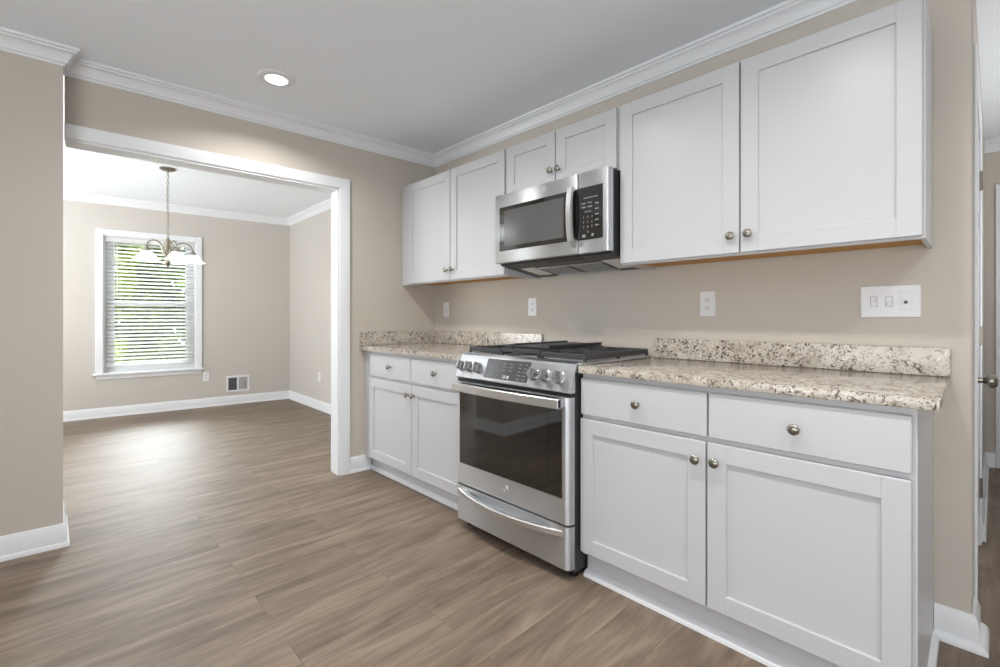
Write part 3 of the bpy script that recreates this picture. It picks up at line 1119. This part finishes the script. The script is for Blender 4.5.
for A, C in zip(rings, rings[1:]):
    for i in range(4):
        hv.bm.faces.new((A[i], A[(i + 1) % 4], C[(i + 1) % 4], C[i]))
hv.bm.faces.new(rings[0])
hv.bm.faces.new(rings[-1])
hv.box(1.706, 1.730, mf - 0.030, mf - 0.002, 1.494, 1.512, 0.003)
hv.box(1.706, 1.730, mf - 0.030, mf - 0.002, 1.738, 1.756, 0.003)
hv.build('handle', STEELB, md, label='bowed bright steel handle')
em = B().lathe([(0, 0), (0.016, 0), (0.016, 0.002), (0.0135, 0.003), (0, 0.003)], (1.534, mf, 1.787), (0, -1, 0), 24)
em.ring(0.0145, 0.0012, (1.534, mf - 0.0032, 1.787), (0, 1, 0), 24, 6)
em.ring(0.0052, 0.0010, (1.5292, mf - 0.0032, 1.787), (0, 1, 0), 12, 6, 0.7, 1.2)
em.ring(0.0052, 0.0010, (1.5390, mf - 0.0032, 1.787), (0, 1, 0), 12, 6, 0.7, 1.2)
em.build('round_emblem', STEEL, md)
cpn = B().prism(front_poly(1.7440, mx1 + 0.002, mf, -0.3735, 0.012), 1.432, 1.8215).build('control_panel', STEEL, mw)
B().box(1.7445, 1.889, mf - 0.003, mf + 0.004, 1.494, 1.747, 0.001).build('key_panel', BLACKG, cpn, label='black glass keypad')
kl = B()
MF = Matrix(((1, 0, 0, 0), (0, 0, -1, mf - 0.0032), (0, 1, 0, 0), (0, 0, 0, 1)))   # local x, z up, out = -y


def kt(s, x, z, size):
    kl.text(s, size, MF @ Matrix.Translation((x, z, 0)))


for r, row in enumerate(('123', '456', '789')):
    for c_, ch in enumerate(row):
        kt(ch, 1.782 + c_ * 0.024, 1.602 - r * 0.024, 0.017)
kt('0', 1.806, 1.530, 0.017)
for i in range(5):
    kl.box(1.848, 1.868, mf - 0.0038, mf - 0.0030, 1.658 - i * 0.026, 1.664 - i * 0.026)
for i, z in enumerate((1.690, 1.666, 1.648)):
    for x in (1.770, 1.806):
        if i:
            kl.box(x, x + 0.024, mf - 0.0038, mf - 0.0030, z, z + 0.005)
kl.box(1.782, 1.862, mf - 0.0038, mf - 0.0030, 1.692, 1.6955)
kl.box(1.786, 1.826, mf - 0.0038, mf - 0.0030, 1.626, 1.629)
kl.box(1.774, 1.792, mf - 0.0038, mf - 0.0030, 1.506, 1.520)
kl.box(1.828, 1.840, mf - 0.0038, mf - 0.0030, 1.508, 1.520)
kl.build('keypad_print', LEGEND, cpn)
# sloping underside: hood plate, grease filters, lamp lenses, air grille
US = math.atan2(1.430 - 1.381, 0.32)
MU = Matrix.Translation((0, -0.372, 1.430)) @ Matrix.Rotation(-US, 4, 'X')
B().box(mx0 + 0.002, mx1 - 0.004, 0.002, 0.322, -0.008, 0.0, 0.001, MU).build('hood_plate', DARK, mw)
for a, e in ((1.235, 1.335), (1.790, 1.890)):
    B().box(a, e, 0.10, 0.27, -0.0105, -0.007, 0.001, MU).build('lamp_lens', LAMPL, mw, label='pale lamp lens')
for a, e in ((1.36, 1.545), (1.575, 1.765)):
    g = B()
    for i in range(16):
        xx = a + (e - a) * i / 16
        g.box(xx, xx + 0.005, 0.13, 0.30, -0.0105, -0.007, M=MU)
    g.box(a - 0.01, e + 0.01, 0.12, 0.13, -0.012, -0.007, M=MU)
    g.box(a - 0.01, e + 0.01, 0.30, 0.31, -0.012, -0.007, M=MU)
    g.build('grease_filter', STEEL, mw)
B().box(1.50, 1.72, 0.03, 0.06, -0.011, -0.007, 0.001, MU).build('air_grille', BLACK, mw)

# ------------------------------------------------------------------ outlets and switches
def outlet(label, M, name='wall_outlet', group='white wall outlets'):
    """local frame: x right, y up, z out of the wall"""
    o = thing(name, (0, 0, 0), label, 'outlet', group)
    o.matrix_basis = M
    p = B().box(-0.036, 0.036, -0.059, 0.059, 0.0005, 0.006, 0.003, M).build('cover_plate', PLASTIC, o)
    for dy in (-0.0195, 0.0195):
        r = B().box(-0.0165, 0.0165, dy - 0.0145, dy + 0.0145, 0.0055, 0.0075, 0.004, M).build('receptacle', PLASTIC, p)
        s = B()
        s.box(-0.008, -0.0055, dy - 0.003, dy + 0.006, 0.0074, 0.0080, M=M)
        s.box(0.0055, 0.008, dy - 0.003, dy + 0.006, 0.0074, 0.0080, M=M)
        s.box(-0.0022, 0.0022, dy - 0.0105, dy - 0.006, 0.0074, 0.0080, M=M)
        s.build('slots', SLOT, p)
    return o


def wallM(x, z):
    return Matrix(((1, 0, 0, x), (0, 0, -1, 0), (0, 1, 0, z), (0, 0, 0, 1)))


outlet('white duplex outlet over the worktop between range and corner', wallM(1.080, 1.189))
outlet('white duplex outlet on the wall above the right worktop', wallM(2.205, 1.186))
sM = MD @ Matrix(((0, 0, 1, 0), (-1, 0, 0, -0.983), (0, 1, 0, 0.38), (0, 0, 0, 1)))
sM = MD @ Matrix(((0, 0, 1, 0), (1, 0, 0, -0.983), (0, 1, 0, 0.38), (0, 0, 0, 1)))
outlet('white outlet low on the dining wall beside the window sill', sM)
rM = MR @ Matrix(((1, 0, 0, 1.055), (0, 0, -1, 0), (0, 1, 0, 0.40), (0, 0, 0, 1)))
outlet('white outlet low on the dining side wall near the opening', rM)

# single switch in the corner
s1M = wallM(0.156, 1.182)
sg = thing('light_switch', (0, 0, 0), 'narrow white switch plate under the corner wall cabinet', 'switch')
sg.matrix_basis = s1M
B().box(-0.036, 0.036, -0.059, 0.059, 0.0005, 0.006, 0.003, s1M).build('cover_plate', PLASTIC, sg)
tg = B().box(-0.005, 0.005, -0.012, 0.012, 0.0055, 0.008, 0.001, s1M)
tg.box(-0.004, 0.004, 0.0, 0.009, 0.007, 0.017, 0.001, s1M)
tg.build('toggle', PLASTIC, sg)

# four-gang plate: three toggles and a rocker
s4M = wallM(2.873, 1.181)
sf = thing('light_switch', (0, 0, 0), 'wide white gang switch plate under the large right cabinet', 'switch')
sf.matrix_basis = s4M
B().box(-0.0875, 0.0875, -0.060, 0.060, 0.0005, 0.007, 0.003, s4M).build('cover_plate', PLASTIC, sf)
for i, x in enumerate((-0.046, -0.001)):
    tg = B().box(x - 0.009, x + 0.009, -0.018, 0.018, 0.0065, 0.0085, 0.001, s4M)
    tg.box(x - 0.0055, x + 0.0055, (-0.012 if i else 0.0), (0.0 if i else 0.012), 0.008, 0.021, 0.001, s4M)
    tg.build('toggle', PLASTIC, sf)
    B().box(x - 0.011, x + 0.011, -0.020, 0.020, 0.0062, 0.0074, 0.0, s4M).build('toggle_slot', SLOTG, sf)
rk = B().box(0.030, 0.062, -0.033, 0.033, 0.0065, 0.0095, 0.001, s4M)
rk.build('rocker', PLASTIC, sf)
B().lathe([(0, 0), (0.006, 0), (0.005, 0.007), (0, 0.008)], (0.046, -0.004, 0.009), n=16, M=s4M).build('dimmer_knob', VENTD, sf)

# ------------------------------------------------------------------ vent register on the dining wall
vM = MD @ Matrix(((0, 0, 1, 0), (1, 0, 0, -0.632), (0, 1, 0, 0.262), (0, 0, 0, 1)))
vt = thing('vent_register', (0, 0, 0), 'white two-panel air register low on the dining wall', 'vent')
vt.matrix_basis = vM
f = B()
f.box(-0.135, 0.135, 0.078, 0.105, 0.0005, 0.008, 0.003, vM)
f.box(-0.135, 0.135, -0.105, -0.078, 0.0005, 0.008, 0.003, vM)
for a, e in ((-0.135, -0.108), (-0.012, 0.012), (0.108, 0.135)):
    f.box(a, e, -0.078, 0.078, 0.0005, 0.008, 0.002, vM)
f.build('frame', PLASTIC, vt)
for a, e, ang, mm in ((-0.108, -0.012, -38, VENTD), (0.012, 0.108, 38, LOUV)):  # one white register; louvre tones paint in the shaded and lit angles
    lv = B()
    for i in range(9):
        x = a + (e - a) * (i + 0.5) / 9
        lv.box(-0.0055, 0.0055, -0.078, 0.078, -0.0006, 0.0006, M=vM @ Matrix.Translation((x, 0, 0.0045)) @ Matrix.Rotation(math.radians(ang), 4, 'Y'))
    lv.box(a, e, -0.078, 0.078, 0.0004, 0.0008, M=vM)
    lv.build('louvres', mm, vt)

# ------------------------------------------------------------------ recessed downlights, a row along the ceiling
LY = -1.374
dn = thing('recessed_downlight', (0.425, LY, CZ), 'lit round white recessed ceiling light near the dining opening', 'ceiling light', 'recessed lights along the kitchen ceiling')
B().lathe([(0.055, -0.006), (0.057, -0.012), (0.088, -0.009), (0.096, -0.0005), (0.055, -0.0005)], (0.425, LY, CZ), n=40, close=False).build('trim_ring', PLASTIC, dn)
B().lathe([(0, -0.0065), (0.055, -0.0060), (0.055, -0.001), (0, -0.001)], (0.425, LY, CZ), n=40).build('lens', LENS, dn)
DX = (0.425, 1.575, 2.70, 3.83)
for i, x in enumerate(DX):
    if i:
        dup(dn, (x, LY, CZ), ('recessed ceiling light above the range', 'recessed ceiling light above the right worktop', 'recessed ceiling light right of the cabinet wall')[i - 1])
    lamp('downlight_beam', 'AREA', (x, LY, CZ - 0.016), DOWNLIGHT_W, (0, 0, 0), (0.11, 0.11), 'DISK', (1.0, 0.975, 0.945), math.radians(146))

# ------------------------------------------------------------------ chandelier in the dining room
HX, HY = -1.995, -1.516
ch = thing('chandelier', (HX, HY, DZ), 'brushed nickel five-arm chandelier with white bell glass shades', 'chandelier')
B().lathe([(0, -0.001), (0.062, -0.001), (0.064, -0.008), (0.050, -0.020), (0.012, -0.026), (0.010, -0.040), (0, -0.040)], (HX, HY, DZ), n=28).build('canopy', BRASS, ch)
cb = B()
z, i = DZ - 0.045, 0
while z > 1.850:
    cb.ring(0.010, 0.0022, (HX, HY, z), (1, 0, 0) if i % 2 else (0, 1, 0), 12, 6, 1.0 if i % 2 else 1.75, 1.75 if i % 2 else 1.0)
    z -= 0.0285
    i += 1
cb.tube([(HX + 0.004 * math.sin(t * 9), HY + 0.004 * math.cos(t * 9), DZ - 0.04 - t * 0.6) for t in [k / 30 for k in range(31)]], 0.0022, 6)
cb.build('chain', BRASS, ch)
hubp = [(0, 1.850), (0.008, 1.850), (0.010, 1.835), (0.020, 1.822), (0.026, 1.800), (0.026, 1.700), (0.034, 1.690), (0.034, 1.672), (0.022, 1.660), (0.016, 1.630), (0.022, 1.612), (0.016, 1.596), (0.006, 1.580), (0.009, 1.570), (0, 1.560)]
B().lathe([(r, z) for r, z in hubp], (HX, HY, 0), n=24).build('hub', BRASS, ch)
for kk in range(5):
    a = math.radians(84 + 72 * kk)
    ca_, sa_ = math.cos(a), math.sin(a)

    def q(r, z):
        return (HX + ca_ * r, HY + sa_ * r, z)
    ar = B()
    arc = [q(0.028, 1.690)]
    for i in range(13):
        t = PI * (1 - i / 12)
        arc.append(q(0.115 + 0.065 * math.cos(t) + 0.01 * (i / 12), 1.735 + 0.068 * math.sin(t)))
    arc[1] = q(0.048, 1.720)
    ar.tube(arc, 0.0055, 8)
    am = ar.build('arm', BRASS, ch)
    cx, cy, _ = q(0.190, 0)
    B().lathe([(0, 1.742), (0.010, 1.742), (0.012, 1.730), (0.024, 1.716), (0.029, 1.700), (0.029, 1.694), (0, 1.694)], (cx, cy, 0), n=20).build('socket_cup', BRASS, am)
    pr = [(0.026, 1.700), (0.040, 1.692), (0.058, 1.674), (0.072, 1.652), (0.090, 1.636), (0.104, 1.630), (0.102, 1.627), (0.088, 1.632), (0.068, 1.648), (0.054, 1.670), (0.038, 1.688), (0.026, 1.696)]
    B().lathe(pr, (cx, cy, 0), n=28, close=False).build('shade', SHADEG, am, label='flared opal glass shade')
    B().lathe([(0, 1.694), (0.012, 1.692), (0.014, 1.676), (0.024, 1.658), (0.024, 1.646), (0.014, 1.636), (0, 1.632)], (cx, cy, 0), n=16).build('bulb', BULB, am)

# ------------------------------------------------------------------ the garden outside the dining window
gd = B().box(-32, -3.9, -18, 16, -0.75, -0.70)
go = gd.build('garden_lawn', GRASS)
go['kind'] = 'structure'


def tree(label, x, y, h, r, n, m, seed):
    rnd = random.Random(seed)
    t = thing('garden_tree', (x, y, -0.70), label, 'tree', 'trees outside the dining window')
    B().tube([(x, y, -0.70), (x + 0.05, y, 0.3 * h), (x - 0.04, y + 0.05, 0.62 * h)], 0.11, 8).build('trunk', BARK, t)
    b = B()
    blobs = []
    for _ in range(26):
        th = rnd.uniform(0, 2 * PI)
        rr = r * math.sqrt(rnd.random()) * 0.8
        blobs.append((x + rr * math.cos(th), y + rr * math.sin(th), rnd.uniform(-0.3, h), r * rnd.uniform(0.28, 0.45)))
    for _ in range(n):
        bx_, by_, bz_, br = rnd.choice(blobs)
        d = Vector((rnd.gauss(0, 1), rnd.gauss(0, 1), rnd.gauss(0, 1))).normalized() * br * rnd.uniform(0.6, 1.0)
        c = Vector((bx_, by_, bz_)) + d
        u = Vector((rnd.gauss(0, 1), rnd.gauss(0, 1), rnd.gauss(0, 0.6))).normalized()
        v = u.orthogonal().normalized()
        s = rnd.uniform(0.07, 0.15)
        p = [c + u * s, c + v * s * 0.5, c - u * s, c - v * s * 0.5]
        b.bm.faces.new([b.bm.verts.new(k) for k in p])
    b.build('foliage', m, t, smooth=0)
    return t


tree('bright leafy tree seen through the left side of the blind', -8.3, -2.05, 2.7, 0.95, 9000, LEAF1, 1)
tree('mid green leafy tree seen through the middle of the blind', -11.0, -0.6, 3.0, 1.2, 12000, LEAF2, 2)
tree('bright leafy tree seen through the right side of the blind', -8.3, 0.75, 2.7, 0.95, 9000, LEAF1, 3)
tree('dark leafy tree standing behind the bright left one', -14.4, -2.4, 3.3, 1.3, 7000, LEAF2, 4)
tree('dark leafy tree standing behind the bright right one', -14.4, 1.6, 3.3, 1.3, 7000, LEAF2, 5)
